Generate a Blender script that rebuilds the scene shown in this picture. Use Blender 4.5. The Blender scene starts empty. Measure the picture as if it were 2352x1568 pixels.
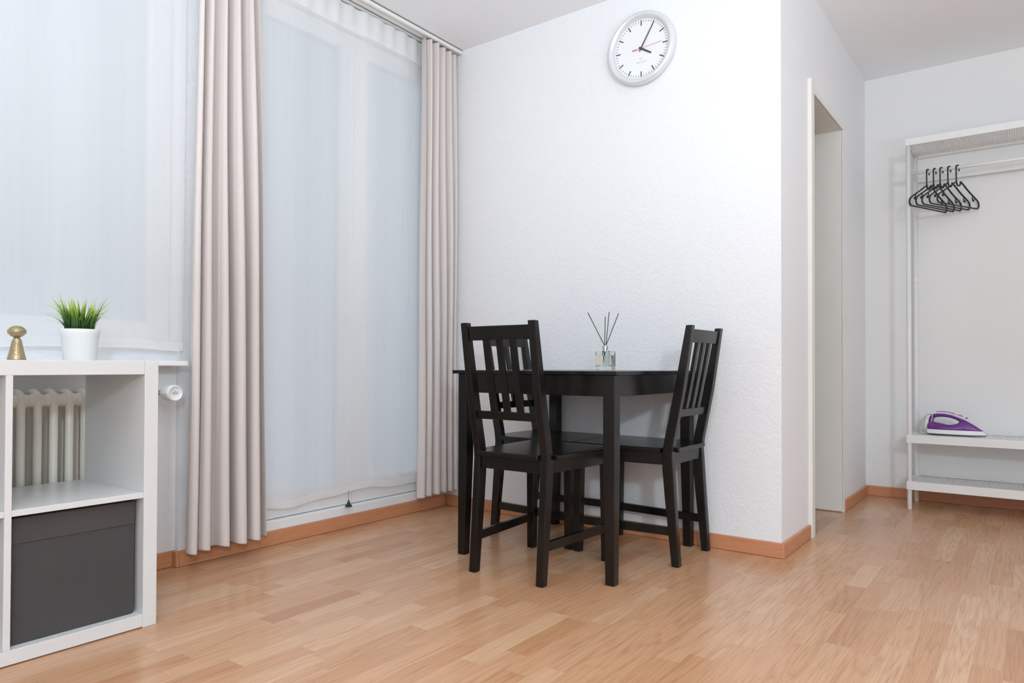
import bpy, bmesh, math, random
from mathutils import Vector, Matrix
random.seed(7)
PI = math.pi
C = bpy.context.scene.collection
sc = bpy.context.scene

# ------------------------------------------------------------------ helpers
def lin(r, g, b):
    f = lambda c: (c/255/12.92) if c/255 <= .04045 else ((c/255+.055)/1.055)**2.4
    return (f(r), f(g), f(b), 1)

def obj(name, bm, mat, parent=None, smooth=False, bevel=0, seg=2, angle=35):
    bmesh.ops.recalc_face_normals(bm, faces=bm.faces[:])
    me = bpy.data.meshes.new(name)
    bm.to_mesh(me); bm.free()
    me.materials.append(mat)
    for p in me.polygons: p.use_smooth = smooth
    o = bpy.data.objects.new(name, me); C.objects.link(o)
    if bevel:
        m = o.modifiers.new('bevel', 'BEVEL'); m.width = bevel; m.segments = seg
        m.limit_method = 'ANGLE'; m.angle_limit = math.radians(angle)
        m.harden_normals = False
    if parent: o.parent = parent
    return o

def thing(name, label, cat, loc=(0, 0, 0), rotz=0, group=None):
    o = bpy.data.objects.new(name, None); C.objects.link(o)
    o.empty_display_size = .05
    o.location = loc; o.rotation_euler = (0, 0, rotz)
    o['label'] = label; o['category'] = cat
    if group: o['group'] = group
    return o

def tag(o, label, cat, group=None, kind=None):
    o['label'] = label; o['category'] = cat
    if group: o['group'] = group
    if kind: o['kind'] = kind
    return o

def struct(o):
    o['kind'] = 'structure'; return o

def B(): return bmesh.new()

def box(bm, x0, x1, y0, y1, z0, z1):
    vs = [bm.verts.new((x, y, z)) for x in (x0, x1) for y in (y0, y1) for z in (z0, z1)]
    for f in ((0,1,3,2),(4,6,7,5),(0,4,5,1),(2,3,7,6),(0,2,6,4),(1,5,7,3)):
        bm.faces.new([vs[i] for i in f])

def loft(bm, rings, cap=True, closed=True):
    R = [[bm.verts.new(p) for p in r] for r in rings]
    n = len(R[0])
    for a, b in zip(R, R[1:]):
        for i in range(n if closed else n-1):
            j = (i+1) % n
            bm.faces.new((a[i], a[j], b[j], b[i]))
    if cap and closed:
        bm.faces.new(R[0][::-1]); bm.faces.new(R[-1])

def lathe(bm, prof, n=40, c=(0, 0, 0), axis='z'):
    rings = []
    for r, h in prof:
        ring = []
        for i in range(n):
            a = 2*PI*i/n
            p = (max(r, 1e-5)*math.cos(a), max(r, 1e-5)*math.sin(a), h)
            if axis == 'x': p = (p[2], p[0], p[1])
            if axis == 'y': p = (p[0], p[2], p[1])
            ring.append((p[0]+c[0], p[1]+c[1], p[2]+c[2]))
        rings.append(ring)
    loft(bm, rings)

def tube(bm, pts, r, n=10, closed=False):
    P = [Vector(p) for p in pts]; m = len(P); rings = []
    up = None
    for i in range(m):
        if closed: t = (P[(i+1) % m]-P[i-1])
        else: t = P[min(i+1, m-1)]-P[max(i-1, 0)]
        t.normalize()
        if up is None:
            up = Vector((0, 0, 1)) if abs(t.z) < .9 else Vector((1, 0, 0))
        s = t.cross(up).normalized(); up = s.cross(t).normalized()
        rr = r[i] if isinstance(r, (list, tuple)) else r
        rings.append([P[i]+(s*math.cos(2*PI*k/n)+up*math.sin(2*PI*k/n))*rr for k in range(n)])
    if closed:
        R = [[bm.verts.new(p) for p in q] for q in rings]
        for a in range(m):
            A, Bq = R[a], R[(a+1) % m]
            for i in range(n):
                j = (i+1) % n; bm.faces.new((A[i], A[j], Bq[j], Bq[i]))
    else: loft(bm, rings)

def arc(c, r, a0, a1, n, plane='xz'):
    out = []
    for i in range(n+1):
        a = a0+(a1-a0)*i/n
        u, v = r*math.cos(a), r*math.sin(a)
        out.append((c[0]+u, c[1], c[2]+v) if plane == 'xz' else (c[0]+u, c[1]+v, c[2]))
    return out

def smoothpath(pts, k=6):
    P = [Vector(p) for p in pts]; out = []
    for i in range(len(P)-1):
        p0 = P[max(i-1, 0)]; p1 = P[i]; p2 = P[i+1]; p3 = P[min(i+2, len(P)-1)]
        for j in range(k):
            t = j/k
            out.append(.5*((2*p1)+(p2-p0)*t+(2*p0-5*p1+4*p2-p3)*t*t+(3*p1-p0-3*p2+p3)*t**3))
    out.append(P[-1]); return out

# ------------------------------------------------------------------ materials
class NT:
    def __init__(s, name):
        s.m = bpy.data.materials.new(name); s.m.use_nodes = True
        s.t = s.m.node_tree; s.b = s.t.nodes['Principled BSDF']; s.out = s.t.nodes['Material Output']
    def n(s, typ, **kw):
        nd = s.t.nodes.new(typ)
        for k, v in kw.items():
            if k == 'i':
                for a, val in v.items():
                    if isinstance(val, bpy.types.NodeSocket): s.t.links.new(val, nd.inputs[a])
                    else: nd.inputs[a].default_value = val
            else: setattr(nd, k, v)
        return nd
    def l(s, a, b): s.t.links.new(a, b)
    def math(s, op, a, b=None, c=None):
        i = {0: a}
        if b is not None: i[1] = b
        if c is not None: i[2] = c
        return s.n('ShaderNodeMath', operation=op, i=i).outputs[0]

def mat(name, col, rough=.5, metal=0, bump=None, spec=.5, var=0, **kw):
    N = NT(name); b = N.b
    b.inputs['Roughness'].default_value = rough; b.inputs['Metallic'].default_value = metal
    b.inputs['Specular IOR Level'].default_value = spec
    for k, v in kw.items(): b.inputs[k.replace('_', ' ')].default_value = v
    co = N.n('ShaderNodeTexCoord').outputs['Object']
    nz = N.n('ShaderNodeTexNoise', i={'Vector': co, 'Scale': 9.0, 'Detail': 4.0}).outputs['Fac']
    v = var or .03
    mx = N.n('ShaderNodeMix', data_type='RGBA', i={0: nz})
    mx.inputs[6].default_value = tuple(max(0, c*(1-v)) for c in col[:3])+(1,)
    mx.inputs[7].default_value = tuple(min(1, c*(1+v)) for c in col[:3])+(1,)
    N.l(mx.outputs[2], b.inputs['Base Color'])
    if bump:
        sc_, st, dist = bump
        n2 = N.n('ShaderNodeTexNoise', i={'Vector': co, 'Scale': sc_, 'Detail': 3.0, 'Roughness': .55}).outputs['Fac']
        bp = N.n('ShaderNodeBump', i={'Height': n2, 'Strength': st, 'Distance': dist})
        N.l(bp.outputs[0], b.inputs['Normal'])
    return N.m

def floor_mat():
    N = NT('oak_laminate'); b = N.b
    co = N.n('ShaderNodeTexCoord').outputs['Object']
    sp = N.n('ShaderNodeSeparateXYZ', i={0: co}); x, y = sp.outputs[0], sp.outputs[1]
    W = .0665
    xs = N.math('DIVIDE', x, W); ix = N.math('FLOOR', xs); fx = N.math('FRACT', xs)
    def wn(v, w=0.0):
        c = N.n('ShaderNodeCombineXYZ', i={0: v, 1: w}).outputs[0]
        return N.n('ShaderNodeTexWhiteNoise', noise_dimensions='3D', i={'Vector': c}).outputs['Value']
    off = wn(ix, 3.3)
    ln = N.math('MULTIPLY_ADD', wn(ix, 8.1), .14, .30)
    ys = N.math('ADD', N.math('DIVIDE', y, ln), N.math('MULTIPLY', off, 9.0))
    iy = N.math('FLOOR', ys); fy = N.math('FRACT', ys)
    cid = N.n('ShaderNodeCombineXYZ', i={0: ix, 1: iy, 2: .37}).outputs[0]
    r = N.n('ShaderNodeTexWhiteNoise', noise_dimensions='3D', i={'Vector': cid})
    rv, rc = r.outputs['Value'], r.outputs['Color']
    rsep = N.n('ShaderNodeSeparateColor', i={0: rc})
    ramp = N.n('ShaderNodeValToRGB', i={0: rv}); cr = ramp.color_ramp
    cols = [(0, (190, 139, 101)), (.07, (199, 150, 112)), (.4, (204, 157, 120)), (.75, (207, 162, 126)), (1, (213, 172, 137))]
    while len(cr.elements) < len(cols): cr.elements.new(.5)
    for e, (p, c) in zip(cr.elements, cols): e.position = p; e.color = lin(*c)
    # grain, running along y, shifted for every block
    gx = N.math('MULTIPLY_ADD', rv, 17.0, N.math('MULTIPLY', x, 1.0))
    gy = N.math('MULTIPLY_ADD', rsep.outputs[0], 23.0, y)
    v1 = N.n('ShaderNodeCombineXYZ', i={0: N.math('MULTIPLY', gx, 240.0), 1: N.math('MULTIPLY', gy, 7.0), 2: rv}).outputs[0]
    fine = N.n('ShaderNodeTexNoise', i={'Vector': v1, 'Scale': 1.0, 'Detail': 3.0, 'Roughness': .6}).outputs['Fac']
    v2 = N.n('ShaderNodeCombineXYZ', i={0: N.math('MULTIPLY', gx, 15.0), 1: N.math('MULTIPLY', gy, 1.15), 2: rv}).outputs[0]
    big = N.n('ShaderNodeTexNoise', i={'Vector': v2, 'Scale': 1.0, 'Detail': 2.0, 'Roughness': .5}).outputs['Fac']
    rings = N.math('PINGPONG', N.math('MULTIPLY', big, 19.0), 1.0)
    rings = N.math('POWER', rings, 2.4)
    amt = N.math('MULTIPLY', N.math('GREATER_THAN', rsep.outputs[1], .45), .28)
    g = N.math('ADD', N.math('MULTIPLY', N.math('SUBTRACT', fine, .40), 1.25), N.math('MULTIPLY', N.math('SUBTRACT', rings, .25), amt))
    soft = N.n('ShaderNodeTexNoise', i={'Vector': co, 'Scale': 2.2, 'Detail': 1.0}).outputs['Fac']
    g = N.math('ADD', g, N.math('MULTIPLY', N.math('SUBTRACT', soft, .5), .12))
    dk = N.n('ShaderNodeMix', data_type='RGBA', blend_type='MULTIPLY', i={0: N.math('MULTIPLY', N.n('ShaderNodeClamp', i={0: g}).outputs[0], 1.0)})
    N.l(ramp.outputs[0], dk.inputs[6]); dk.inputs[7].default_value = (.50, .38, .29, 1)
    # joints
    jx = N.math('LESS_THAN', N.math('MINIMUM', fx, N.math('SUBTRACT', 1.0, fx)), .007)
    fyd = N.math('MULTIPLY', N.math('MINIMUM', fy, N.math('SUBTRACT', 1.0, fy)), ln)
    jy = N.math('LESS_THAN', fyd, .0006)
    # every third strip is a real board edge
    j3 = N.math('LESS_THAN', N.math('ABSOLUTE', N.math('SUBTRACT', N.math('FRACT', N.math('DIVIDE', x, W*3)), .5)), .4975)
    j3 = N.math('SUBTRACT', 1.0, j3)
    j = N.math('MAXIMUM', N.math('MULTIPLY', N.math('MAXIMUM', jx, jy), .16), N.math('MULTIPLY', j3, .26))
    m2 = N.n('ShaderNodeMix', data_type='RGBA', i={0: j}); N.l(dk.outputs[2], m2.inputs[6]); m2.inputs[7].default_value = lin(120, 76, 48)
    N.l(m2.outputs[2], b.inputs['Base Color'])
    rg = N.math('MULTIPLY_ADD', fine, .08, .20); N.l(rg, b.inputs['Roughness'])
    b.inputs['Specular IOR Level'].default_value = .55
    bp = N.n('ShaderNodeBump', i={'Height': N.math('SUBTRACT', fine, j), 'Strength': .12, 'Distance': .0006})
    N.l(bp.outputs[0], b.inputs['Normal'])
    return N.m

def plaster(name, col, st=.5):
    N = NT(name); b = N.b
    co = N.n('ShaderNodeTexCoord').outputs['Object']
    a = N.n('ShaderNodeTexNoise', i={'Vector': co, 'Scale': 75.0, 'Detail': 4.0, 'Roughness': .6, 'Distortion': .6}).outputs['Fac']
    c = N.n('ShaderNodeTexNoise', i={'Vector': co, 'Scale': 26.0, 'Detail': 2.0, 'Distortion': 1.2}).outputs['Fac']
    h = N.math('ADD', a, N.math('MULTIPLY', c, .8))
    bp = N.n('ShaderNodeBump', i={'Height': h, 'Strength': st, 'Distance': .004}); N.l(bp.outputs[0], b.inputs['Normal'])
    b.inputs['Base Color'].default_value = col; b.inputs['Roughness'].default_value = .85
    b.inputs['Specular IOR Level'].default_value = .25
    return N.m

def wood_black():
    N = NT('black_brown_stained_wood'); b = N.b
    co = N.n('ShaderNodeTexCoord').outputs['Object']
    mp = N.n('ShaderNodeMapping', i={'Vector': co, 'Scale': (40, 40, 5)}).outputs[0]
    a = N.n('ShaderNodeTexNoise', i={'Vector': mp, 'Scale': 1.5, 'Detail': 3.0}).outputs['Fac']
    mx = N.n('ShaderNodeMix', data_type='RGBA', i={0: a}); mx.inputs[6].default_value = (.0040, .0034, .0030, 1); mx.inputs[7].default_value = (.0075, .0062, .0055, 1)
    N.l(mx.outputs[2], b.inputs['Base Color'])
    b.inputs['Roughness'].default_value = .25; b.inputs['Specular IOR Level'].default_value = .40
    bp = N.n('ShaderNodeBump', i={'Height': a, 'Strength': .10, 'Distance': .0008}); N.l(bp.outputs[0], b.inputs['Normal'])
    return N.m

def skirt_mat():
    N = NT('beech_skirting'); b = N.b
    co = N.n('ShaderNodeTexCoord').outputs['Object']
    mp = N.n('ShaderNodeMapping', i={'Vector': co, 'Scale': (5, 5, 90)}).outputs[0]
    a = N.n('ShaderNodeTexNoise', i={'Vector': mp, 'Scale': 1.5, 'Detail': 4.0, 'Distortion': .6}).outputs['Fac']
    mx = N.n('ShaderNodeMix', data_type='RGBA', i={0: a}); mx.inputs[6].default_value = lin(184, 120, 84); mx.inputs[7].default_value = lin(214, 154, 114)
    N.l(mx.outputs[2], b.inputs['Base Color']); b.inputs['Roughness'].default_value = .38
    return N.m

def cloth_mat(name, col, trans=.25, transp=0.0, weave=700, st=.25, streak=0):
    N = NT(name); t = N.t; t.nodes.remove(N.b)
    co = N.n('ShaderNodeTexCoord').outputs['Object']
    w = N.n('ShaderNodeTexNoise', i={'Vector': co, 'Scale': float(weave), 'Detail': 2.0}).outputs['Fac']
    bp = N.n('ShaderNodeBump', i={'Height': w, 'Strength': st, 'Distance': .0006}).outputs[0]
    mp = N.n('ShaderNodeMapping', i={'Vector': co, 'Scale': (30, 30, 1.2)}).outputs[0]
    nz = N.n('ShaderNodeTexNoise', i={'Vector': mp, 'Scale': 2.0, 'Detail': 3.0}).outputs['Fac']
    mx = N.n('ShaderNodeMix', data_type='RGBA', i={0: nz})
    mx.inputs[6].default_value = tuple(c*.96 for c in col[:3])+(1,); mx.inputs[7].default_value = tuple(min(1, c*1.03) for c in col[:3])+(1,)
    d = N.n('ShaderNodeBsdfDiffuse', i={'Color': mx.outputs[2], 'Normal': bp}).outputs[0]
    tr = N.n('ShaderNodeBsdfTranslucent', i={'Color': mx.outputs[2], 'Normal': bp}).outputs[0]
    s = N.n('ShaderNodeMixShader', i={0: trans, 1: d, 2: tr}).outputs[0]
    if transp:
        tp = N.n('ShaderNodeBsdfTransparent').outputs[0]
        f = N.math('MULTIPLY_ADD', N.math('SUBTRACT', nz, .5), .10, transp)
        s = N.n('ShaderNodeMixShader', i={0: f, 1: s, 2: tp}).outputs[0]
    N.l(s, N.out.inputs[0])
    return N.m

def glass_mat(name, col=(1, 1, 1, 1), rough=0.0, ior=1.45):
    N = NT(name); b = N.b
    b.inputs['Base Color'].default_value = col; b.inputs['Roughness'].default_value = rough
    b.inputs['IOR'].default_value = ior; b.inputs['Transmission Weight'].default_value = 1
    return N.m

def pane_mat(name, tint=(.93, .96, .97, 1), ior=1.5):
    # thin window glass: see-through with a fresnel reflection
    N = NT(name); t = N.t; t.nodes.remove(N.b)
    bf = N.n('ShaderNodeNewGeometry').outputs['Backfacing']      # same fresnel on both faces of the thin pane
    f = N.n('ShaderNodeFresnel', i={'IOR': N.math('MULTIPLY_ADD', bf, 1/ior-ior, ior)}).outputs[0]
    a = N.n('ShaderNodeBsdfTransparent', i={'Color': tint}).outputs[0]
    g = N.n('ShaderNodeBsdfGlossy', i={'Roughness': .02}).outputs[0]
    s = N.n('ShaderNodeMixShader', i={0: f, 1: a, 2: g}).outputs[0]; N.l(s, N.out.inputs[0])
    return N.m

M = {
 'wall': plaster('white_plaster', (.84, .845, .86, 1), .55),
 'wall2': plaster('smooth_white_wall', (.80, .795, .79, 1), .12),
 'ceil': plaster('white_ceiling', (.88, .885, .90, 1), .08),
 'floor': floor_mat(), 'skirt': skirt_mat(), 'black': wood_black(),
 'frame': mat('cream_door_paint', (.80, .78, .735, 1), .45),
 'winframe': mat('white_window_frame', (.84, .845, .85, 1), .35),
 'white': mat('white_foil_shelf', (.69, .69, .685, 1), .30, spec=.5),
 'metal_white': mat('white_powder_coat', (.80, .80, .785, 1), .38),
 'rail': mat('white_curtain_rail', (.80, .80, .78, 1), .35),
 'groove_shadow': mat('dark_groove_and_shadow', (.12, .11, .10, 1), .7),  # rail grooves, and the painted shadow strip above the rail
 'drape': cloth_mat('beige_pink_linen', (.80, .735, .705, 1), .18, 0, 900, .3),
 'sheer': cloth_mat('sheer_white_voile', (.90, .91, .92, 1), .36, .30, 1200, .1),
 'sheer_hem': cloth_mat('sheer_doubled_hem', (.91, .92, .92, 1), .30, .06, 1200, .1),
 'sheer_edge': cloth_mat('sheer_bottom_hem', (.90, .91, .915, 1), .33, .20, 1200, .1),
 'radiator': mat('cream_radiator_enamel', (.84, .80, .71, 1), .32),
 'valve': mat('white_valve_plastic', (.82, .83, .83, 1), .35),
 'chrome': mat('chrome', (.75, .75, .76, 1), .15, 1),
 'greybox': mat('dark_grey_nonwoven_fabric', (.060, .055, .056, 1), .9, bump=(300, .3, .001), var=.12),
 'greyband': mat('dark_grey_fabric_band', (.066, .060, .061, 1), .88, bump=(300, .3, .001), var=.12),
 'gold': mat('brushed_gold_metal', (.40, .315, .19, 1), .34, .85, bump=(160, .15, .002)),
 'pot': mat('white_glazed_pot', (.78, .78, .78, 1), .35),
 'soil': mat('dark_soil', (.03, .022, .015, 1), .95),
 'blackplastic': mat('black_plastic', (.018, .017, .017, 1), .42),
 'reed': mat('black_reed', (.03, .028, .028, 1), .7),
 'purple': mat('purple_plastic', (.145, .028, .23, 1), .22, spec=.6),
 'lilac': mat('pale_lilac_plastic', (.72, .66, .76, 1), .25),
 'lilac2': mat('lilac_translucent_plastic', (.42, .27, .52, 1), .2),
 'whiteplastic': mat('white_plastic', (.80, .80, .79, 1), .3),
 'steel': mat('dark_soleplate', (.10, .10, .11, 1), .35, .6),
 'cord': mat('grey_white_cord', (.62, .61, .60, 1), .6),
 'clockrim': mat('satin_silver_rim', (.74, .76, .78, 1), .28, .25),
 'dial': mat('white_clock_dial', (.88, .885, .90, 1), .5),
 'print': mat('dark_grey_print', (.07, .07, .085, 1), .6),
 'print2': mat('pale_grey_print', (.38, .40, .44, 1), .6),
 'hand': mat('black_clock_hand', (.05, .05, .06, 1), .4),
 'red': mat('red_second_hand', (.62, .10, .10, 1), .4),
 'glass': glass_mat('clear_glass', (.93, .97, .95, 1)),
 'liquid': glass_mat('pale_liquid', (.97, .95, .86, 1), 0, 1.34),
 'paper': mat('cream_paper_label', (.70, .63, .54, 1), .7),
 'pane': pane_mat('window_glass'),
 'clockpane': pane_mat('clear_clock_glass', (1, 1, 1, 1), 1.35),
 'exterior': mat('pale_facade', (.30, .34, .38, 1), .9),
}
def grass_mat():
    N = NT('artificial_grass_leaf'); b = N.b
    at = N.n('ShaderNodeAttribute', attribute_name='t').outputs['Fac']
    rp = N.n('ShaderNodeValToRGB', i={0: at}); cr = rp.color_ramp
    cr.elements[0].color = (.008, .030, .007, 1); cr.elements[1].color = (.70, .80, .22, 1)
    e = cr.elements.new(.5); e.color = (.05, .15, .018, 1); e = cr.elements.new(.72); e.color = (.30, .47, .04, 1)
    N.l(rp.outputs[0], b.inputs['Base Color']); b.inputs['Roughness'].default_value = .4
    return N.m
M['grass'] = grass_mat()

# ------------------------------------------------------------------ room
XR, YB, HC = 1.7867, 1.730, 2.460      # door wall plane, back wall plane, ceiling height
XW, XN = .012, -.013                   # window wall face, niche wall face
YS = -1.498                            # where the window wall steps forward
X1, Y0 = 4.6, -5.0                     # unseen side and rear of the room
T = .13

bm = B(); box(bm, -.10, X1+.2, Y0-.2, YB+.2, -.1, 0); struct(obj('floor', bm, M['floor']))
bm = B(); box(bm, -.10, X1+.2, Y0-.2, YB+.2, HC, HC+.1); struct(obj('ceiling', bm, M['ceil']))

# window wall with two openings
WY0, WY1, WZ0, WZ1 = -3.25, -1.515, .83, 2.33      # window opening
DY0, DY1, DZ0, DZ1 = -1.215, -.075, .103, 2.33     # balcony door opening
bm = B()
xb = -.10
box(bm, xb, XN, Y0, WY0, 0, HC); box(bm, xb, XN, WY0, WY1, 0, WZ0); box(bm, xb, XN, WY0, WY1, WZ1, HC)
box(bm, xb, XN, WY1, YS, 0, HC)
box(bm, xb, XW, YS, DY0, 0, HC); box(bm, xb, XW, DY0, DY1, 0, DZ0-.001); box(bm, xb, XW, DY0, DY1, DZ1, HC)
box(bm, xb, XW, DY1, YB+.1, 0, HC)
struct(obj('wall_left', bm, M['wall']))
bm = B(); box(bm, XW, XR-.001, .0, T, 0, HC); struct(obj('wall_center', bm, M['wall'], bevel=0))
# door wall with opening
OY0, OY1, OZ = .458, 1.092, 1.995
bm = B()
box(bm, XR-T, XR, .0005, OY0-.012, 0, HC); box(bm, XR-T, XR, OY1+.012, YB, 0, HC); box(bm, XR-T, XR, OY0-.012, OY1+.012, OZ+.012, HC)
struct(obj('wall_right', bm, M['wall']))
bm = B(); box(bm, XW, X1+.1, YB, YB+.1, 0, HC); struct(obj('wall_back', bm, M['wall2']))
bm = B(); box(bm, X1, X1+.1, Y0, YB, 0, HC); struct(obj('wall_far_right', bm, M['wall2']))
bm = B(); box(bm, XN, X1+.1, Y0-.1, Y0, 0, HC); struct(obj('wall_front', bm, M['wall2']))

# door frame (opening in the door wall)
d = struct(thing('door_1', 'cream painted door frame of the open doorway beside the white corner', 'door frame', (XR-.02, .5*(OY0+OY1), 0)))
del d['label']; del d['category']
ox, oy = -(XR-.02), -.5*(OY0+OY1)
def dbox(name, x0, x1, y0, y1, z0, z1, m=None):
    b_ = B(); box(b_, x0+ox, x1+ox, y0+oy, y1+oy, z0, z1); return obj(name, b_, m or M['frame'], d, bevel=.0015)
dbox('door_casing', XR, XR+.018, OY0-.050, OY0, 0, OZ+.045)
dbox('door_casing', XR, XR+.008, OY1, OY1+.022, 0, OZ)
dbox('door_casing', XR, XR+.010, OY0, OY1+.022, OZ, OZ+.030)
dbox('door_jamb', XR-T-.004, XR+.004, OY0-.012, OY0, 0, OZ)
dbox('door_jamb', XR-T-.004, XR+.004, OY1, OY1+.012, .004, OZ)
dbox('door_header', XR-T-.004, XR+.004, OY0-.012, OY1+.012, OZ, OZ+.012)

# baseboards
SH, ST = .060, .013
def base(name, segs):
    b_ = B()
    for s in segs: box(b_, *s, .0005, SH)
    return struct(obj(name, b_, M['skirt'], bevel=.003))
base('baseboard_left', [(XN, XN+ST, Y0, YS-ST), (XN, XW+ST, YS-ST, YS), (XW, XW+ST, YS, -ST)])
base('baseboard_center', [(XW+ST, XR+ST, -ST, 0)])
base('baseboard_right', [(XR, XR+ST, 0, OY0-.051)])
base('baseboard_rear', [(XR, XR+ST, OY1+.023, YB-ST)])
base('baseboard_back', [(XR, X1, YB-ST, YB)])

# window above the sill
def window(name, y0, y1, z0, z1, mull, fw, xg=-.06, sill=None):
    w = struct(thing(name, '', '', (xg, .5*(y0+y1), z0))); del w['label']; del w['category']
    yc = .5*(y0+y1)
    b_ = B()
    e = .001
    box(b_, -.03, .03, y0-yc+e, y0-yc+fw, e, z1-z0-e); box(b_, -.03, .03, y1-yc-fw, y1-yc-e, e, z1-z0-e)
    box(b_, -.03, .03, y0-yc+fw, y1-yc-fw, e, fw); box(b_, -.03, .03, y0-yc+fw, y1-yc-fw, z1-z0-fw, z1-z0-e)
    for my, mw in mull: box(b_, -.03, .03, my-yc-mw/2, my-yc+mw/2, fw, z1-z0-fw)
    obj('window_frame', b_, M['winframe'], w, bevel=.003)
    edges = [y0+fw]
    for my, mw in mull: edges += [my-mw/2, my+mw/2]
    edges.append(y1-fw)
    for i in range(0, len(edges), 2):
        b_ = B(); box(b_, -.004, .004, edges[i]-yc, edges[i+1]-yc, fw, z1-z0-fw); obj('pane', b_, M['pane'], w)
    return w, yc
w1, yc = window('window_1', WY0, WY1, WZ0, WZ1, [(-2.40, .12)], .085)
b_ = B(); box(b_, XN+.001+.06, .10+.06, Y0+.5-yc, -1.511-yc, .752-WZ0, .770-WZ0)
obj('window_sill', b_, M['winframe'], w1, bevel=.003)
# balcony door: two glazed leaves meeting at a wide stile
w2 = struct(thing('door_2', '', '', (-.030, -.645, DZ0))); del w2['label']; del w2['category']
def leaf(y0, y1):
    b_ = B(); yy = .645; z0, z1 = .002, DZ1-DZ0-.002; sw = .085
    y0 += yy; y1 += yy
    box(b_, -.025, .025, y0, y0+sw, z0, z1); box(b_, -.025, .025, y1-sw, y1, z0, z1)
    box(b_, -.025, .025, y0+sw, y1-sw, z0, z0+.095); box(b_, -.025, .025, y0+sw, y1-sw, z1-sw, z1)
    o = obj('door_leaf', b_, M['winframe'], w2, bevel=.003)
    b_ = B(); box(b_, -.004, .004, y0+sw, y1-sw, z0+.095, z1-sw); obj('pane', b_, M['pane'], o)
leaf(DY0+.003, -.647); leaf(-.643, DY1-.003)
b_ = B(); box(b_, XW, XW+.004, DY0, DY1, SH+.001, DZ0-.006)
struct(obj('trim_1', b_, M['winframe']))

# curtain rail on the ceiling
rl = thing('curtain_rail', 'long white curtain rail fixed to the ceiling above the curtains', 'curtain rail', (.07, -2.2, 2.437))
yy0, yy1 = Y0+.7+2.2, -.004+2.2
b_ = B(); box(b_, .035, .052, yy0, yy1, 0, .017); box(b_, -.052, -.008, yy0, yy1, .004, .017); box(b_, -.008, .035, yy0, yy1, .006, .017)
obj('rail_profile', b_, M['rail'], rl, bevel=.0015)
b_ = B(); box(b_, -.010, -.007, yy0, yy1, .0035, .006); box(b_, .033, .0355, yy0, yy1, .0005, .006); box(b_, -.040, -.037, yy0, yy1, .0025, .005)
obj('rail_groove', b_, M['groove_shadow'], rl)
b_ = B(); box(b_, -.050, .050, yy0, yy1-.004, .0172, .0226)
obj('rail_shadow_gap', b_, M['groove_shadow'], rl)  # dark strip painting the shadow line between rail and ceiling

# ------------------------------------------------------------------ curtains
def drape(name, label, x0, top, bot, zt, zb, nf, at, ab, ph, seed, group):
    rnd = random.Random(seed)
    b_ = B(); NS = nf*22; NZ = 46
    k = [rnd.uniform(.62, 1.45) for _ in range(nf+2)]
    fa = [rnd.uniform(.6, 1.25) for _ in range(nf+2)]
    def warp(s):                                # uneven fold widths
        tot = sum(k[:nf]); acc = 0; u = s*tot
        for i in range(nf):
            if u <= acc+k[i] or i == nf-1: return i+(u-acc)/k[i]
            acc += k[i]
    G = []
    for iz in range(NZ+1):
        t = iz/NZ; z = zt+(zb-zt)*t
        e = t**.8
        a = at+(ab-at)*e; y0 = top[0]+(bot[0]-top[0])*t**.5; y1 = top[1]+(bot[1]-top[1])*e
        row = []
        for i in range(NS+1):
            s = i/NS; w = warp(s); fi = int(min(w, nf-1)); f = fa[fi]*(1-(w-fi))+fa[fi+1]*(w-fi)
            th = 2*PI*w+ph+.25*math.sin(3*t+fi)
            xx = x0+a*f*math.sin(th)*1.0+.004*math.sin(9*t+5*s)
            yv = y0+(y1-y0)*s+.009*e*math.sin(2*th)*-1*f+.006*math.sin(4*t+7*s)*t
            zz = z+(.008*math.sin(th+1) if iz == NZ else 0)
            row.append(b_.verts.new((xx, yv, zz)))
        G.append(row)
    for a, c in zip(G, G[1:]):
        for i in range(NS): b_.faces.new((a[i], a[i+1], c[i+1], c[i]))
    o = obj(name, b_, M['drape'], smooth=True)
    m = o.modifiers.new('s', 'SOLIDIFY'); m.thickness = .0022; m.offset = 0
    m = o.modifiers.new('b', 'SUBSURF'); m.levels = 1; m.render_levels = 1
    return tag(o, label, 'curtain', group)
GD = 'beige drapes at the window wall'
drape('drape', 'wide beige linen drape hanging between the grass plant and the glazed door', .096, (-1.475, -1.235), (-1.512, -1.182), 2.437, .060, 5, .026, .050, .4, 3, GD)
drape('drape', 'narrow beige linen drape hanging in the room corner behind the black table', .092, (-.288, -.036), (-.290, -.028), 2.437, .085, 5, .024, .036, 1.4, 11, GD)

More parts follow.
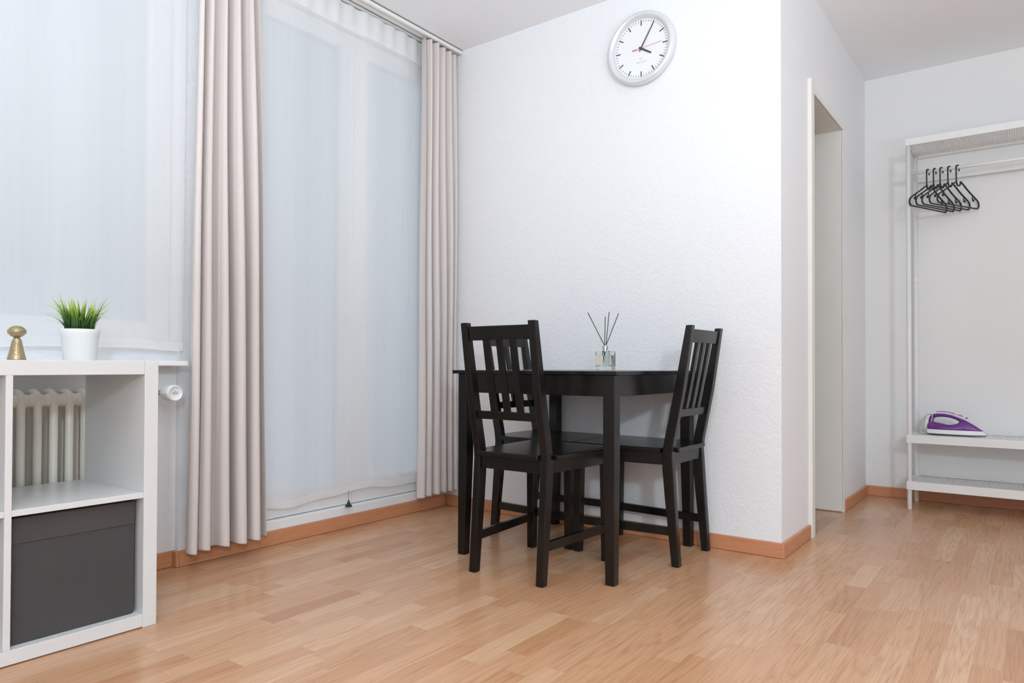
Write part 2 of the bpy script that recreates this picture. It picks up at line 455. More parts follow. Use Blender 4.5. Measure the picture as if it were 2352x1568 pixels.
def sheer(label, y0, y1, zt, zb, seed, wav, hem=.032):
    rnd = random.Random(seed)
    n = int((y1-y0)/.008); NZ = 40
    ph = [rnd.uniform(0, 6) for _ in range(8)]
    zl = [zt-(zt-zb)*i/NZ for i in range(NZ+1)]
    def P(i, z):
        y = y0+(y1-y0)*i/n; t = (zt-z)/(zt-zb)
        gather = max(0, 1-t*14)
        x = .043+.009*math.sin(y*12+ph[0])*(.4+.6*t)+.0025*math.sin(y*29+ph[1]+.5*t)+gather*.005*math.sin(y*75+ph[3])
        x += .0003*math.sin(y*110+ph[2])
        zz = z+wav*t*math.sin(y*8.5+ph[4])+wav*.4*t*math.sin(y*21+ph[5])
        return (x, y, zz)
    def grid(zz):
        b_ = B(); G = [[b_.verts.new(P(i, z)) for i in range(n+1)] for z in zz]
        for a, c in zip(G, G[1:]):
            for i in range(n): b_.faces.new((a[i], a[i+1], c[i+1], c[i]))
        return b_
    hd = .115
    main = [zt-hd]+[z for z in zl if zb+hem < z < zt-hd]+[zb+hem]
    root = thing('sheer_curtain', label, 'curtain', (0, 0, 0), group='white sheer curtains')
    obj('sheer_panel', grid(main), M['sheer'], root, smooth=True)
    obj('header_tape', grid([zt, zt-.03, zt-.06, zt-.09, zt-hd]), M['sheer_hem'], root, smooth=True)
    obj('hem', grid([zb+hem, zb+hem*.5, zb]), M['sheer_edge'], root, smooth=True)
    return root
sheer('white sheer curtain over the window above the white sill, left of the wide drape', -3.35, -1.496, 2.434, .812, 5, .004)
sheer('white full length sheer curtain between the two beige drapes', -1.205, -.215, 2.434, .165, 8, .010)

# black cone weight below the sheer hem
w = thing('cord_weight', 'small black cone weight hanging on a cord below the sheer hem', 'curtain weight', (.040, -.705, .1035))
b_ = B(); lathe(b_, [(.0, 0), (.0165, .0), (.0165, .003), (.009, .012), (.0035, .026), (.002, .030), (0, .030)], 20); obj('cone', b_, M['blackplastic'], w, smooth=False)
b_ = B(); tube(b_, [(0, 0, .029), (0, 0, .075)], .0009, 6); obj('cord', b_, M['blackplastic'], w)

# ------------------------------------------------------------------ radiator in the niche
rad = thing('radiator', 'cream tubular column radiator seen through the open white shelf unit', 'radiator', (.062, -2.1, .0))
pit = .0452; n = 22
for i in range(n):
    y = -1.861+2.1 - pit*i + pit*4
    b_ = B(); zt, zb, r = .675, .135, .0128; a = .036
    fr = [(a, y, zb+.04), (a, y, zt-.03)]
    top = [(a*math.cos(q), y, zt-.03+.022*math.sin(q)) for q in [PI*k/8 for k in range(1, 8)]]
    rear = [(-a, y, zt-.03), (-a, y, zb+.04)]
    bot = [(a*math.cos(q), y, zb+.04+.022*math.sin(q)) for q in [PI+PI*k/8 for k in range(1, 8)]]
    tube(b_, fr+top+rear+bot, r, 12, closed=True)
    for zz in (zt-.033, zb+.04):
        lathe(b_, [(0, -.0238), (.018, -.0238), (.0205, -.020), (.0222, -.012), (.0222, .012), (.0205, .020), (.018, .0238), (0, .0238)], 16, (.022, y, zz), 'y')
    obj('radiator_column', b_, M['radiator'], rad, smooth=True)
for yy in (-.5595, .2993):
    b_ = B(); box(b_, -.010, .010, yy-.01, yy+.01, 0.001, .16); obj('foot', b_, M['radiator'], rad)
# thermostatic valve
v = thing('radiator_valve', 'white round thermostatic radiator valve sticking out beside the shelf unit', 'valve', (.062, -1.575, .655))
b_ = B()
prof = [(0, -.012), (.014, -.012), (.021, -.004), (.0245, .006), (.0285, .02), (.0295, .055), (.0285, .066), (.025, .070), (.024, .068), (0, .069)]
rings = []
for r, h in prof:
    ring = []
    for i in range(72):
        a_ = 2*PI*i/72; rr = r*(1+(.03 if (i//2) % 3 == 0 and .015 < h < .06 else 0))
        ring.append((h, max(rr, 1e-5)*math.cos(a_), max(rr, 1e-5)*math.sin(a_)))
    rings.append(ring)
loft(b_, rings); obj('valve_head', b_, M['valve'], v, smooth=True)
b_ = B()
for i in range(5): box(b_, .0695, .0702, -.010+.004*i, -.008+.004*i, -.004-.001*(i % 2), .004+.002*(i % 3))
obj('scale_marks', b_, M['print2'], v)
b_ = B(); lathe(b_, [(0, -.04), (.011, -.04), (.011, -.012), (0, -.012)], 16, (0, 0, 0), 'x'); tube(b_, [(-.030, 0, 0), (-.030, -.093, -.006)], .010, 12)
obj('valve_body', b_, M['chrome'], v, smooth=False)

# ------------------------------------------------------------------ white cube shelf unit
SX, SY, SZ, SD = .5315, -1.838, .7666, .390
su = thing('shelf_unit', 'white open cube shelf unit standing under the window', 'shelf unit', (SX-SD/2, SY-.383, 0))
lx, ly = -(SX-SD/2), -(SY-.383)
def sbox(name, y0, y1, z0, z1, xo=0):
    b_ = B(); box(b_, SX-SD+lx, SX+lx-xo, y0+ly, y1+ly, z0, z1); return obj(name, b_, M['white'], su, bevel=.0012)
tk = .039; yR = SY; yL = SY-.7666; ym = -2.211
sbox('side_panel', yR-tk, yR, .0, SZ); sbox('side_panel', yL, yL+tk, .0, SZ)
sbox('top_panel', yL+tk+.0004, yR-tk-.0004, SZ-tk, SZ); sbox('bottom_panel', yL+tk+.0004, yR-tk-.0004, .003, tk)
sbox('divider', ym-.008, ym+.008, tk, SZ-tk)
sbox('shelf_board', ym+.008, yR-tk, .372, .388, .0015); sbox('shelf_board', yL+tk, ym-.008, .372, .388, .0015)

# dark grey fabric box
bx = thing('storage_box', 'dark grey fabric storage box in the lower right cell of the shelf unit', 'storage box', (.33, -2.042, .0395))
Y1b, Y2b = -2.2015+2.042, -1.8885+2.042
b_ = B()
def rbox(b_, x0, x1, y0, y1, z0, z1, r):
    ring = []
    for cx, cy, a0 in ((y1-r, z0+r, -PI/2), (y1-r, z1-r*.3, 0), (y0+r, z1-r*.3, PI/2), (y0+r, z0+r, PI)):
        rr = r if cy < z0+r*1.5 else r*.3
        cxx = (y1-rr) if cx > (y0+y1)/2 else (y0+rr)
        for k in range(6):
            a = a0+PI/2*k/5; ring.append((cxx+rr*math.cos(a), cy+rr*math.sin(a)))
    loft(b_, [[(x, u, v_) for u, v_ in ring] for x in (x0, x1)])
rbox(b_, -.17, .172, Y1b, Y2b, .0005, .3235, .010)
obj('box_body', b_, M['greybox'], bx, bevel=.002)
b_ = B(); box(b_, .172, .1745, Y1b+.001, Y2b-.001, .2575, .3225)
obj('front_flap', b_, M['greyband'], bx, bevel=.001)

# gold figurine
fg = thing('figurine', 'small gold figurine with oval head on the shelf unit, left of the grass plant', 'figurine', (.42, -2.160, SZ+.0002)); fg.scale = (.80, .80, .95)
b_ = B()
lathe(b_, [(0, 0), (.0265, 0), (.0272, .002), (.0265, .005), (.0235, .015), (.0200, .028), (.0172, .040), (.0152, .049), (.0125, .057), (.0092, .0615), (.0085, .0632), (0, .0632)], 40)
random.seed(4)
for r_ in range(7):
    for c_ in range(5):
        if random.random() < .85:
            z = .016+.0058*r_; rad_ = .0233-(z-.016)*.235
            a_ = math.radians(-12+(c_-2)*14)
            p = (rad_*.985*math.cos(a_), rad_*.985*math.sin(a_), z)
            s_ = .0018
            lathe(b_, [(0, -s_), (s_*.8, -s_*.6), (s_, 0), (s_*.8, s_*.6), (0, s_)], 8, p)
obj('body', b_, M['gold'], fg, smooth=True)
b_ = B()
lathe(b_, [(0, .0625), (.0088, .0634), (.0150, .0660), (.0205, .0700), (.0245, .0745), (.0268, .0790), (.0262, .0820), (.0242, .0860), (.0200, .0905), (.0145, .0938), (.0075, .0958), (0, .0963)], 40)
for i in range(34):
    a_ = 2*PI*i/34; s_ = .0013
    for zz, rr in ((.0765, .0255), (.0835, .0253)):
        lathe(b_, [(0, -s_*1.6), (s_, -s_), (s_, s_), (0, s_*1.6)], 6, (rr*math.cos(a_), rr*math.sin(a_), zz))
obj('head', b_, M['gold'], fg, smooth=True)

# potted grass
pg = thing('potted_grass', 'small green grass plant in a white pot on the shelf unit', 'potted plant', (.335, -1.972, SZ+.0002))
b_ = B()
lathe(b_, [(0, 0), (.0415, 0), (.0430, .002), (.0498, .0755), (.0504, .0765), (.0527, .0912), (.0523, .0924), (.0508, .0924), (.0500, .0908), (.0480, .080), (0, .080)], 56)
obj('pot', b_, M['pot'], pg, smooth=True).modifiers.new('e', 'EDGE_SPLIT').split_angle = math.radians(50)
b_ = B(); lathe(b_, [(0, .079), (.0478, .079), (.047, .084), (0, .087)], 30); obj('soil', b_, M['soil'], pg)
b_ = B(); lay = b_.verts.layers.float.new('t')
random.seed(21)
for i in range(135):
    a = random.uniform(0, 2*PI); q = random.random()**.6
    r0 = .038*math.sqrt(random.random()); lean = q*random.uniform(.3, 1.0)
    L = random.uniform(.075, .118)*(1-.18*lean); wd = random.uniform(.0024, .0046)
    base_ = Vector((r0*math.cos(a), r0*math.sin(a), .083))
    dr = Vector((math.cos(a+random.uniform(-.5, .5)), math.sin(a+random.uniform(-.5, .5)), 0)); sd = dr.cross(Vector((0, 0, 1)))
    K = 7; prev = None
    for k in range(K+1):
        t = k/K
        th = lean*(.35+.75*t)
        p = base_+dr*(L*t*math.sin(th))+Vector((0, 0, L*t*math.cos(th)))
        ww = wd*(1-t**1.9)*(.75+.25*math.sin(PI*min(1, t*1.3)))+.0001
        vs = [b_.verts.new(p+sd*ww), b_.verts.new(p-dr*.0006), b_.verts.new(p-sd*ww)]
        for v_ in vs: v_[lay] = min(1, t*random.uniform(.85, 1.05)*(1.05 if q > .3 else .9))
        if prev:
            b_.faces.new((prev[0], prev[1], vs[1], vs[0])); b_.faces.new((prev[1], prev[2], vs[2], vs[1]))
        prev = vs
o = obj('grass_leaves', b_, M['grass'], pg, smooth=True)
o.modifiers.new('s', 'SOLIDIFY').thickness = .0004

# ------------------------------------------------------------------ dining table
TX0, TX1, TY0, TY1, TZ = .7086, 1.4507, -.7433, -.0035, .7386
tb = thing('dining_table', 'black brown square dining table pushed against the white wall', 'table', (.5*(TX0+TX1), .5*(TY0+TY1), 0))
hx, hy = (TX1-TX0)/2, (TY1-TY0)/2
b_ = B(); box(b_, -hx, hx, -hy, hy, TZ-.0140, TZ); obj('tabletop', b_, M['black'], tb, bevel=.002)
ins = .0175; lw = .044; bw = .034
for sx in (-1, 1):
    for sy in (-1, 1):
        b_ = B()
        def ring(w, z):
            xo, yo = sx*(hx-ins), sy*(hy-ins)
            x1_, y1_ = xo-sx*w, yo-sy*w
            return [(xo, yo, z), (x1_, yo, z), (x1_, y1_, z), (xo, y1_, z)]
        loft(b_, [ring(bw, 0.0), ring(lw, .40), ring(lw, TZ-.0142)])
        obj('leg', b_, M['black'], tb, bevel=.002)
az0, az1 = .650, TZ-.0142; ai = ins+.002; at_ = .018
for sy in (-1, 1):
    b_ = B(); ys = sorted((sy*(hy-ai), sy*(hy-ai-at_))); box(b_, -hx+ins+lw, hx-ins-lw, ys[0], ys[1], az0, az1); obj('apron', b_, M['black'], tb, bevel=.001)
    b_ = B(); xs_ = sorted((sy*(hx-ai), sy*(hx-ai-at_))); box(b_, xs_[0], xs_[1], -hy+ins+lw, hy-ins-lw, az0, az1); obj('apron', b_, M['black'], tb, bevel=.001)

# ------------------------------------------------------------------ chairs (local: faces +y, origin between the rear feet)
def make_chair(label, loc, rot):
    t = thing('dining_chair', label, 'chair', loc, rot, 'black slatted dining chairs')
    prof = [(0, 0, .030), (.12, .008, .043), (.26, .018, .058), (.36, .024, .067), (.42, .0285, .0685), (.47, .022, .061), (.56, .0035, .0415), (.66, -.016, .021), (.78, -.034, -.0025), (.911, -.053, -.0275)]
    def py(z):
        for (z0, a0, b0), (z1, a1, b1) in zip(prof, prof[1:]):
            if z <= z1: u = (z-z0)/(z1-z0); return a0+(a1-a0)*u, b0+(b1-b0)*u
        return prof[-1][1:]
    for s in (-1, 1):
        b_ = B(); xi, xo = s*.1330, s*.1625
        loft(b_, [[(xi, a, z), (xo, a, z), (xo, c, z), (xi, c, z)] for z, a, c in prof])
        obj('back_post', b_, M['black'], t, bevel=.003, angle=50)
    for s in (-1, 1):
        b_ = B(); xo = s*.1905
        def rg(w, z): return [(xo, .446, z), (xo-s*w, .446, z), (xo-s*w, .446-w, z), (xo, .446-w, z)]
        loft(b_, [rg(.031, 0), rg(.037, .42)]); obj('leg', b_, M['black'], t, bevel=.003, angle=50)
    def rail(name, z0, z1, th, frac, bow=0):
        b_ = B(); rings = []
        for k in range(9):
            x = -.1340+.268*k/8; bo = -bow*(1-(2*k/8-1)**2)
            r_ = []
            for z, q in ((z0, 0), (z1, 0), (z1, 1), (z0, 1)):
                a, c = py(z); y = a+(c-a)*frac-th/2+bo+(th if q else 0); r_.append((x, y, z))
            rings.append(r_)
        loft(b_, rings); return obj(name, b_, M['black'], t, bevel=.002, angle=50)
    rail('top_rail', .847, .897, .018, .55, .004); rail('cross_rail', .562, .592, .018, .5)
    for x in (-.0580, 0, .0580):
        b_ = B(); rings = []
        for z in (.588, .68, .76, .850):
            a, c = py(z); y = a+(c-a)*.52-.003*(z-.588)/.25; rings.append([(x-.0130, y-.0065, z), (x+.0130, y-.0065, z), (x+.0130, y+.0065, z), (x-.0130, y+.0065, z)])
        loft(b_, rings); obj('slat', b_, M['black'], t, bevel=.0015)
    # seat
    b_ = B(); pl = [(-.1322, .012), (.1322, .012), (.1322, .0705), (.178, .0705), (.1945, .452), (-.1945, .452), (-.178, .0705), (-.1322, .0705)]
    loft(b_, [[(x, y, z) for x, y in pl] for z in (.4275, .4455)]); obj('seat', b_, M['black'], t, bevel=.004, seg=3)
    b_ = B()
    box(b_, -.1335, .1335, .034, .052, .380, .4273)
    for s in (-1, 1):
        r1 = [(s*.142, .066), (s*.156, .066), (s*.186, .412), (s*.170, .412)]
        loft(b_, [[(x, y, z) for x, y in r1] for z in (.380, .4273)])
    box(b_, -.156, .156, .420, .438, .380, .4273)
    obj('seat_frame', b_, M['black'], t, bevel=.001)
    for s in (-1, 1):
        b_ = B(); r1 = [(s*.139, .040), (s*.157, .040), (s*.183, .415), (s*.165, .415)]
        loft(b_, [[(x, y, z) for x, y in r1] for z in (.114, .146)]); obj('stretcher', b_, M['black'], t, bevel=.0015)
    return t
make_chair('black wooden dining chair in front of the table, its slatted back towards the viewer', (1.083, -.886, 0), math.radians(.6))
make_chair('black wooden dining chair on the right side of the table, back turned to the doorway', (1.519, -.2165, 0), math.radians(90))
make_chair('black wooden dining chair nearest the curtain, half hidden behind the front chair', (.611, -.2110, 0), math.radians(-90))

# ------------------------------------------------------------------ reed diffuser
rd = thing('reed_diffuser', 'square glass reed diffuser with black sticks on the black table', 'reed diffuser', (1.195, -.36, TZ+.0002))
S = .031
def sq(b_, s, z0, z1, r=.004):
    ring = []
    for sx, sy, a0 in ((1, 1, 0), (-1, 1, PI/2), (-1, -1, PI), (1, -1, 3*PI/2)):
        for k in range(5):
            a = a0+PI/2*k/4; ring.append((sx*(s-r)+r*math.cos(a), sy*(s-r)+r*math.sin(a)))
    return [(x, y, z0) for x, y in ring], [(x, y, z1) for x, y in ring]
b_ = B()
r0_, r1_ = sq(b_, S, 0, .078); loft(b_, [r0_, r1_])
i0, i1 = sq(b_, S-.004, .015, .074); loft(b_, [i1, i0])
me_norm = None
bb = bpy.data.meshes.new('bottle'); 
bmesh.ops.recalc_face_normals(b_, faces=b_.faces[:24+0])
b_.to_mesh(bb); b_.free(); bb.materials.append(M['glass'])
o = bpy.data.objects.new('bottle', bb); C.objects.link(o); o.parent = rd
# make inner shell face inwards
bmx = bmesh.new(); bmx.from_mesh(bb)
bmesh.ops.recalc_face_normals(bmx, faces=bmx.faces[:])
inner = [f for f in bmx.faces if all(.0145 < v_.co.z < .0745 and max(abs(v_.co.x), abs(v_.co.y)) < S-.003 for v_ in f.verts)]
bmesh.ops.reverse_faces(bmx, faces=inner); bmx.to_mesh(bb); bmx.free()
b_ = B(); l0, l1 = sq(b_, S-.0046, .0156, .061); loft(b_, [l0, l1]); obj('liquid', b_, M['liquid'], rd)
b_ = B(); lathe(b_, [(r_, z_+.012) for r_, z_ in [(.0085, .0662), (.011, .0662), (.011, .069), (.0095, .070), (.0095, .074), (.0115, .075), (.0115, .0875), (.0105, .089), (.0085, .089), (.0075, .087), (.0075, .0685)]], 28)
obj('neck_ring', b_, M['chrome'], rd, smooth=False)
b_ = B(); box(b_, -.027, .008, -S-.0008, -S-.0002, .022, .060); obj('paper_label', b_, M['paper'], rd)
# direction across the picture
for dx, dy, L in ((-.088, -.02, .240), (-.010, .05, .225), (.026, -.03, .243), (.066, .02, .238)):
    b_ = B(); top = Vector((dx*.62+.0*dy, dx*.46+dy*.3, 0)); h_ = math.sqrt(max(L*L-top.length_squared, 0))
    p1 = Vector((top.x, top.y, .0)); nk = Vector((.003*(1 if dx > 0 else -1), 0, .100))
    tp = Vector((top.x, top.y, L-.006)); bt = nk+(nk-tp)*.50
    bt.x = max(min(bt.x, .024), -.024); bt.y = max(min(bt.y, .024), -.024)
    tube(b_, [bt, nk, tp], .0016, 8); obj('reed', b_, M['reed'], rd)

# ------------------------------------------------------------------ wall clock
ck = thing('wall_clock', 'round silver rimmed wall clock with white dial on the white wall', 'clock', (1.186, -.0002, 2.178))
R_ = .1625
b_ = B(); lathe(b_, [(0, 0), (R_-.012, 0), (R_-.004, -.004), (R_, -.012), (R_, -.030), (R_-.004, -.038), (R_-.011, -.042), (R_-.018, -.041), (R_-.026, -.033), (R_-.030, -.024), (R_-.031, -.018), (0, -.018)], 96, (0, 0, 0), 'y')
obj('rim', b_, M['clockrim'], ck, smooth=True).modifiers.new('e', 'EDGE_SPLIT').split_angle = math.radians(60)
b_ = B(); lathe(b_, [(0, -.0181), (R_-.0312, -.0181), (R_-.0312, -.0192), (0, -.0192)], 80, (0, 0, 0), 'y'); dl = b_.copy(); b_.free()
def bar(b_, ang, r0, r1, w, y0, y1, w2=None):
    a = math.radians(ang); u = Vector((math.sin(a), 0, math.cos(a))); s_ = Vector((math.cos(a), 0, -math.sin(a))); w2 = w2 or w
    q = [u*r0+s_*w, u*r0-s_*w, u*r1-s_*w2, u*r1+s_*w2]
    loft(b_, [[(p.x, y, p.z) for p in q] for y in (y0, y1)])
rd_ = R_-.0335
for i in range(12):
    b_ = B(); bar(b_, 30*i, rd_-.026, rd_-.002, .0028, -.0198, -.0192); obj('hour_mark', b_, M['print'], ck)
nf0 = len(dl.faces)
for i in range(60):
    if i % 5: bar(dl, 6*i, rd_-.011, rd_-.002, .0010, -.0197, -.0192)
for x0_, w_ in ((-.022, .004), (-.017, .003), (-.013, .005), (-.006, .003), (.001, .005), (.008, .003), (.012, .004), (.018, .005)):
    box(dl, x0_, x0_+w_*.8, -.0197, -.0192, -.062, -.0588)
for r1_ in (.003, .006):
    for s_ in (-1, 1): box(dl, s_*r1_-.0005, s_*r1_+.0005, -.0197, -.0192, -.046, -.046+r1_*1.1)
box(dl, -.0005, .0005, -.0197, -.0192, -.050, -.043)
dl.faces.ensure_lookup_table(); nm = [f.index for f in dl.faces]
o = obj('dial', dl, M['dial'], ck); o.data.materials.append(M['print']); o.data.materials.append(M['print2'])
for k_, p_ in enumerate(o.data.polygons):
    if k_ >= nf0: p_.material_index = 1 if k_ < nf0+48*6 else 2
b_ = B(); bar(b_, 122.5, -.012, .058, .0050, -.0215, -.0205, .0036); obj('hour_hand', b_, M['hand'], ck)
b_ = B(); bar(b_, 31, -.014, .112, .0032, -.0230, -.0220, .0022); obj('minute_hand', b_, M['hand'], ck)
b_ = B(); bar(b_, 86, -.042, .100, .0006, -.0243, -.0236); bar(b_, 86, -.042, -.020, .0022, -.0244, -.0235, .0022); obj('second_hand', b_, M['red'], ck)
b_ = B(); lathe(b_, [(0, -.0192), (.0055, -.0192), (.0055, -.0250), (0, -.0252)], 24, (0, 0, 0), 'y'); obj('hub', b_, M['hand'], ck)
b_ = B(); lathe(b_, [(0, -.0300), (R_-.0285, -.0300), (R_-.0285, -.0315), (0, -.0320)], 80, (0, 0, 0), 'y'); obj('clock_glass', b_, M['clockpane'], ck)

# ------------------------------------------------------------------ clothes rack
RX0, RX1, RY0, RY1 = 2.0545, 2.830, 1.405, 1.682
rk = thing('clothes_rack', 'white metal clothes rack with shoe shelves against the back wall', 'clothes rack', (.5*(RX0+RX1), .5*(RY0+RY1), 0))
rx, ry = .5*(RX0+RX1), .5*(RY0+RY1); ax, ay = (RX1-RX0)/2, (RY1-RY0)/2
for sx in (-1, 1):
    for sy in (-1, 1):
        b_ = B(); lathe(b_, [(0, 0), (.009, 0), (.0115, .003), (.0115, 1.945), (0, 1.945)], 20, (sx*ax, sy*ay, 0)); p_ = obj('post', b_, M['metal_white'], rk, smooth=False)
        p_.data.polygons.foreach_set('use_smooth', [len(f.vertices) == 4 for f in p_.data.polygons])
        if sy > 0:
            b_ = B(); lathe(b_, [(0, 1.235), (.0125, 1.235), (.0135, 1.240), (.0135, 1.262), (.0125, 1.267), (0, 1.267)], 20, (sx*ax, sy*ay, 0)); obj('post_joint', b_, M['metal_white'], p_)
def tray(name, z0, z1, wz, pitch=.0100, hw=.0034):
    b_ = B(); t_ = .014; X, Y = ax+.0125, ay+.0125
    q = .0035
    box(b_, -X, X, -Y, -Y+q, z0, z1); box(b_, -X, X, Y-q, Y, z0, z1)
    box(b_, -X, -X+q, -Y+q+.0001, Y-q-.0001, z0, z1); box(b_, X-q, X, -Y+q+.0001, Y-q-.0001, z0, z1)
    # turned-in lips
    box(b_, -X+q+.0001, X-q-.0001, -Y+q+.0001, -Y+t_, z1-.0025, z1-.0004); box(b_, -X+q+.0001, X-q-.0001, Y-t_, Y-q-.0001, z1-.0025, z1-.0004)
    fr_ = obj(name, b_, M['metal_white'], rk, bevel=.001)
    b_ = B()
    n_ = int(2*(X-.003)/pitch)
    for i in range(n_+1):
        x = -X+.008+(2*X-.016)*i/n_; box(b_, x-hw, x+hw, -Y+.004, Y-.004, wz-.0012, wz+.0012)
    for yy in (-.07, .0, .07): box(b_, -X+.004, X-.004, yy-.003, yy+.003, wz-.0022, wz-.0002)
    obj('mesh', b_, M['metal_white'], fr_)
tray('top_shelf', 1.941, 1.977, 1.955)
tray('shoe_shelf', .354, .396, .391, .010, .0043); tray('shoe_shelf', .106, .150, .144, .010, .0043)
b_ = B(); tube(b_, [(-ax-.002, 1.543-ry, 1.822), (ax+.002, 1.543-ry, 1.822)], .0085, 16); obj('hanging_rail', b_, M['metal_white'], rk, smooth=True)
b_ = B(); box(b_, -ax, ax, ay-.006, ay+.006, 1.800, 1.826); obj('back_crossbar', b_, M['metal_white'], rk, bevel=.002)
for sx in (-1, 1):
    b_ = B(); box(b_, sx*ax-.004, sx*ax+.004, -ay, ay, 1.806, 1.838); obj('side_bar', b_, M['metal_white'], rk, bevel=.002)

# ------------------------------------------------------------------ hangers
def hanger(label, x, rot):
    h = thing('clothes_hanger', label, 'hanger', (x, 1.543, 1.8305), rot, 'black clothes hangers on the white rack')
    r = .0043; rr = .0125                       # rail passes under the top of the hook; local x is the width
    hook = [(.0115, 0, -.026), (.0128, 0, -.014)]+[(rr*math.cos(a), 0, -.0086+rr*math.sin(a)+.0) for a in [PI*k/10 for k in range(1, 10)]]
    stem = [(-.0125, 0, -.020), (-.0125, 0, -.050), (-.0115, 0, -.084)]
    u_ = [(-.006, 0, -.098), (.004, 0, -.105), (.016, 0, -.103), (.024, 0, -.093), (.030, 0, -.084)]
    c0 = .006
    right = [(c0+.092, 0, -.127), (c0+.150, 0, -.158), (c0+.171, 0, -.172), (c0+.180, 0, -.188), (c0+.177, 0, -.203), (c0+.167, 0, -.212)]
    left = [(c0-.167, 0, -.212), (c0-.177, 0, -.203), (c0-.180, 0, -.188), (c0-.171, 0, -.172), (c0-.150, 0, -.158), (c0-.092, 0, -.127), (-.0125, 0, -.086)]
    b_ = B(); tube(b_, smoothpath(hook+stem, 4), [.0037]*(4*(len(hook)+len(stem)-1)+1), 8); obj('hook', b_, M['blackplastic'], h, smooth=True)
    b_ = B(); tube(b_, smoothpath([(-.0118, 0, -.080)]+u_+right, 5)+smoothpath([(c0+.135, 0, -.2125), (c0-.135, 0, -.2125)], 2)+smoothpath(left, 5), r, 8)
    for s_ in (-1, 1):
        xx = c0+s_*.126
        tube(b_, smoothpath([(xx, 0, -.146), (xx-s_*.002, 0, -.162), (xx+s_*.004, 0, -.174), (xx+s_*.010, 0, -.170), (xx+s_*.011, 0, -.163)], 4),   .0032, 8)
    obj('shoulder_frame', b_, M['blackplastic'], h, smooth=True)
hx_ = [2.131, 2.163, 2.194, 2.230, 2.268]
lb = ['black hanger nearest the rack post, leftmost of the five', 'second black hanger from the rack post, on the white rail', 'middle one of the five black hangers on the white rail',
      'black hanger second from the right on the white rail', 'rightmost black hanger, its whole outline in clear view']
for i, x in enumerate(hx_): hanger(lb[i], x, math.radians(90-25-(i-2)*1.0))

# ------------------------------------------------------------------ steam iron
ir = thing('steam_iron', 'purple and white steam iron on the upper shoe shelf of the rack', 'iron', (2.128, 1.560, .3962), math.radians(-6))
LN = .262
def halfw(x):
    t = max(0, min(1, x/LN)); return .050*(1-t**2.6)**.8*(.80+.20*min(1, t/.18))+.0006
def deck(b_, z0, z1, sc0, sc1, x0=0, x1=LN, n=28):
    rings = []
    for z, s_ in ((z0, sc0), (z1, sc1)):
        up = []; dn = []
        for k in range(n+1):
            x = x0+(x1-x0)*k/n; hh = halfw(x)*s_; xx = x0+(x-x0)*(1-(1-s_)*.25)
            up.append((xx, hh, z)); dn.append((xx, -hh, z))
        rings.append(up+dn[::-1])
    loft(b_, rings)
b_ = B(); deck(b_, 0, .005, 1, 1.0); obj('soleplate', b_, M['steel'], ir)
b_ = B(); deck(b_, .0052, .027, .99, .95); obj('skirt', b_, M['whiteplastic'], ir, bevel=.002)
zt_ = [(0, .060), (.02, .066), (.05, .062), (.085, .055), (.115, .055), (.135, .062), (.150, .078), (.165, .088), (.185, .076), (.215, .054), (.240, .037), (.252, .029)]
b_ = B(); rings = []
for x, zt in [(a[0], a[1]) for a in zt_]:
    hh = halfw(x)*.92; ring = []
    for k in range(13):
        a = PI*k/12; c_ = math.cos(a); s_ = math.sin(a)
        ring.append((x, hh*(abs(c_)**.7)*(1 if c_ >= 0 else -1)*(1-.45*max(0, s_)*(zt > .07)), .0272+(zt-.0272)*s_))
    rings.append(ring)
loft(b_, rings); obj('water_tank', b_, M['purple'], ir, smooth=True)
b_ = B(); path = smoothpath([(.014, 0, .045), (.010, 0, .075), (.022, 0, .098), (.055, 0, .106), (.095, 0, .104), (.130, 0, .094), (.155, 0, .080), (.175, 0, .066)], 6)
tube(b_, path, .0135, 14); obj('handle', b_, M['purple'], ir, smooth=True)
b_ = B(); path = smoothpath([(.016, 0, .107), (.035, 0, .1165), (.065, 0, .1185), (.100, 0, .1145), (.135, 0, .103), (.165, 0, .0915), (.195, 0, .0735), (.225, 0, .053), (.250, 0, .033), (.262, 0, .022)], 5)
rings = []
for i, p in enumerate(path):
    w_ = .013+.004*math.sin(PI*i/(len(path)-1)) if i < len(path)*.6 else .015*(1-(i/len(path)-.6)*1.9)
    rings.append([(p.x, w_, p.z-.004), (p.x, w_*.7, p.z+.002), (p.x, -w_*.7, p.z+.002), (p.x, -w_, p.z-.004), (p.x, -w_*.8, p.z-.008), (p.x, w_*.8, p.z-.008)])
loft(b_, rings); obj('top_shell', b_, M['lilac'], ir, smooth=True)
b_ = B(); tube(b_, smoothpath([(.035, 0, .1195), (.065, 0, .1215), (.100, 0, .1175), (.122, 0, .1105)], 4), .0026, 8); obj('grip_strip', b_, M['steel'], ir, smooth=True)
b_ = B(); lathe(b_, [(0, 0), (.0115, 0), (.0115, .008), (.009, .012), (0, .012)], 20); o = obj('spray_button', b_, M['lilac2'], ir, smooth=False); o.location = (.146, 0, .096); o.rotation_euler = (0, .5, 0)
b_ = B(); lathe(b_, [(0, 0), (.004, 0), (.004, .010), (0, .011)], 12); o = obj('steam_lever', b_, M['steel'], ir); o.location = (.172, 0, .086); o.rotation_euler = (0, .6, 0)
b_ = B(); lathe(b_, [(0, 0), (.016, 0), (.013, .003), (0, .003)], 20); o = obj('temperature_dial', b_, M['whiteplastic'], ir); o.location = (.092, 0, .0545)
b_ = B(); path = [(-.006, 0, .020), (-.010, 0, .050), (-.004, 0, .085), (.006, 0, .104)]
tube(b_, smoothpath(path, 5), [.015]*6+[.013]*10, 12); obj('heel_rest', b_, M['whiteplastic'], ir, smooth=True)
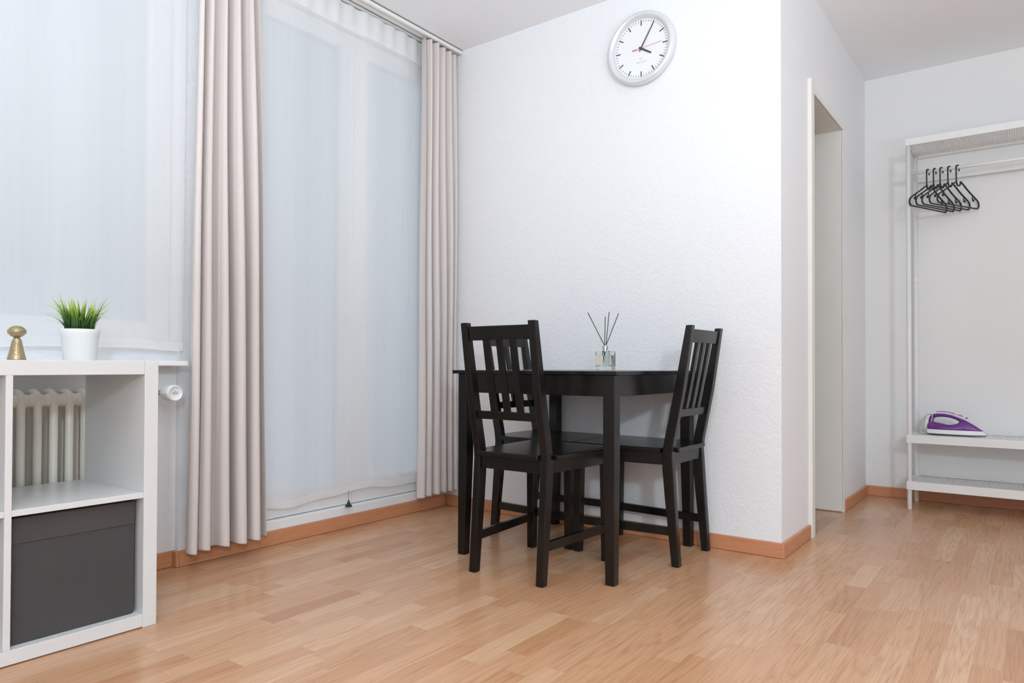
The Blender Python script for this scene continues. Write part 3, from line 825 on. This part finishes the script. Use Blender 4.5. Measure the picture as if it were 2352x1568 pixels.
for k in range(6):
    b_ = B(); o_ = .004*k; yy = -.016+.0064*k
    tube(b_, smoothpath([(.010-o_*.3, yy, .108-o_*.2), (-.010-o_, yy*1.2-.006, .098-o_), (-.026-o_*1.4, yy*1.3-.010, .045), (-.034-o_*1.5, yy*1.2-.010, .0085), (-.014, yy*1.1, .0045), (.000, yy*.9+.004, .030), (.022-o_*.2, yy-.012 if k % 2 else yy+.012, .085), (.016, yy, .108)], 5), .0022, 8)
    obj('cord', b_, M['cord'], ir, smooth=True)

# ------------------------------------------------------------------ outside (seen only as a pale tone through the sheers)
N = bpy.data.worlds.new('sky'); sc.world = N; N.use_nodes = True
bg = N.node_tree.nodes['Background']; bg.inputs[0].default_value = (.72, .80, .92, 1); bg.inputs[1].default_value = .60

# ------------------------------------------------------------------ lights
LC = (.80, .925, 1.02)
def area(name, loc, to, size, power, col=(1, 1, 1), sy=None):
    L = bpy.data.lights.new(name, 'AREA'); L.energy = power; L.size = size; L.color = col
    if sy: L.shape = 'RECTANGLE'; L.size_y = sy
    o = bpy.data.objects.new(name, L); C.objects.link(o); o.location = loc
    o.rotation_euler = (Vector(to)-Vector(loc)).to_track_quat('-Z', 'Y').to_euler(); return o
area('ceiling_bounce_fill', (2.0, -3.0, 1.25), (1.95, -2.9, 2.46), 1.0, 53, LC)  # unseen area light added to bounce off the ceiling
area('bounce_fill_right', (3.7, -1.8, 1.0), (3.7, -1.75, 2.46), .8, 33, LC)  # second bounce light, added to brighten the right side
area('rear_fill', (3.7, -4.3, 1.45), (1.6, .3, .9), 1.8, 16, LC)  # added soft fill from behind the camera, not a fixture
area('side_light', (4.2, -4.1, 1.88), (1.2, 0, 1.0), .20, 38, LC)

# ------------------------------------------------------------------ camera
yaw, pit, rol = map(math.radians, (36.62470312, .72829635, .17150958))
f, shy = 1615.3164, 36.6765
Fw = Vector((-math.sin(yaw)*math.cos(pit), math.cos(yaw)*math.cos(pit), math.sin(pit)))
Rt = Vector((math.cos(yaw), math.sin(yaw), 0)); Up = Rt.cross(Fw)
R2 = Rt*math.cos(rol)+Up*math.sin(rol); U2 = -Rt*math.sin(rol)+Up*math.cos(rol)
cam = bpy.data.cameras.new('camera'); co_ = bpy.data.objects.new('camera', cam); C.objects.link(co_)
mw = Matrix((R2, U2, -Fw)).transposed().to_4x4(); mw.translation = (2.5931173, -2.8749591, .7539475)
co_.matrix_world = mw
cam.sensor_width = 36; cam.sensor_fit = 'HORIZONTAL'; cam.lens = f*36/2352
cam.shift_y = shy/2352; cam.clip_start = .02
sc.camera = co_

sc.view_settings.view_transform = 'Standard'; sc.view_settings.look = 'None'
sc.view_settings.gamma = 1; sc.view_settings.use_curve_mapping = False
sc.view_settings.exposure = 0.10
sc.cycles.max_bounces = 10; sc.cycles.transparent_max_bounces = 16; sc.cycles.diffuse_bounces = 6
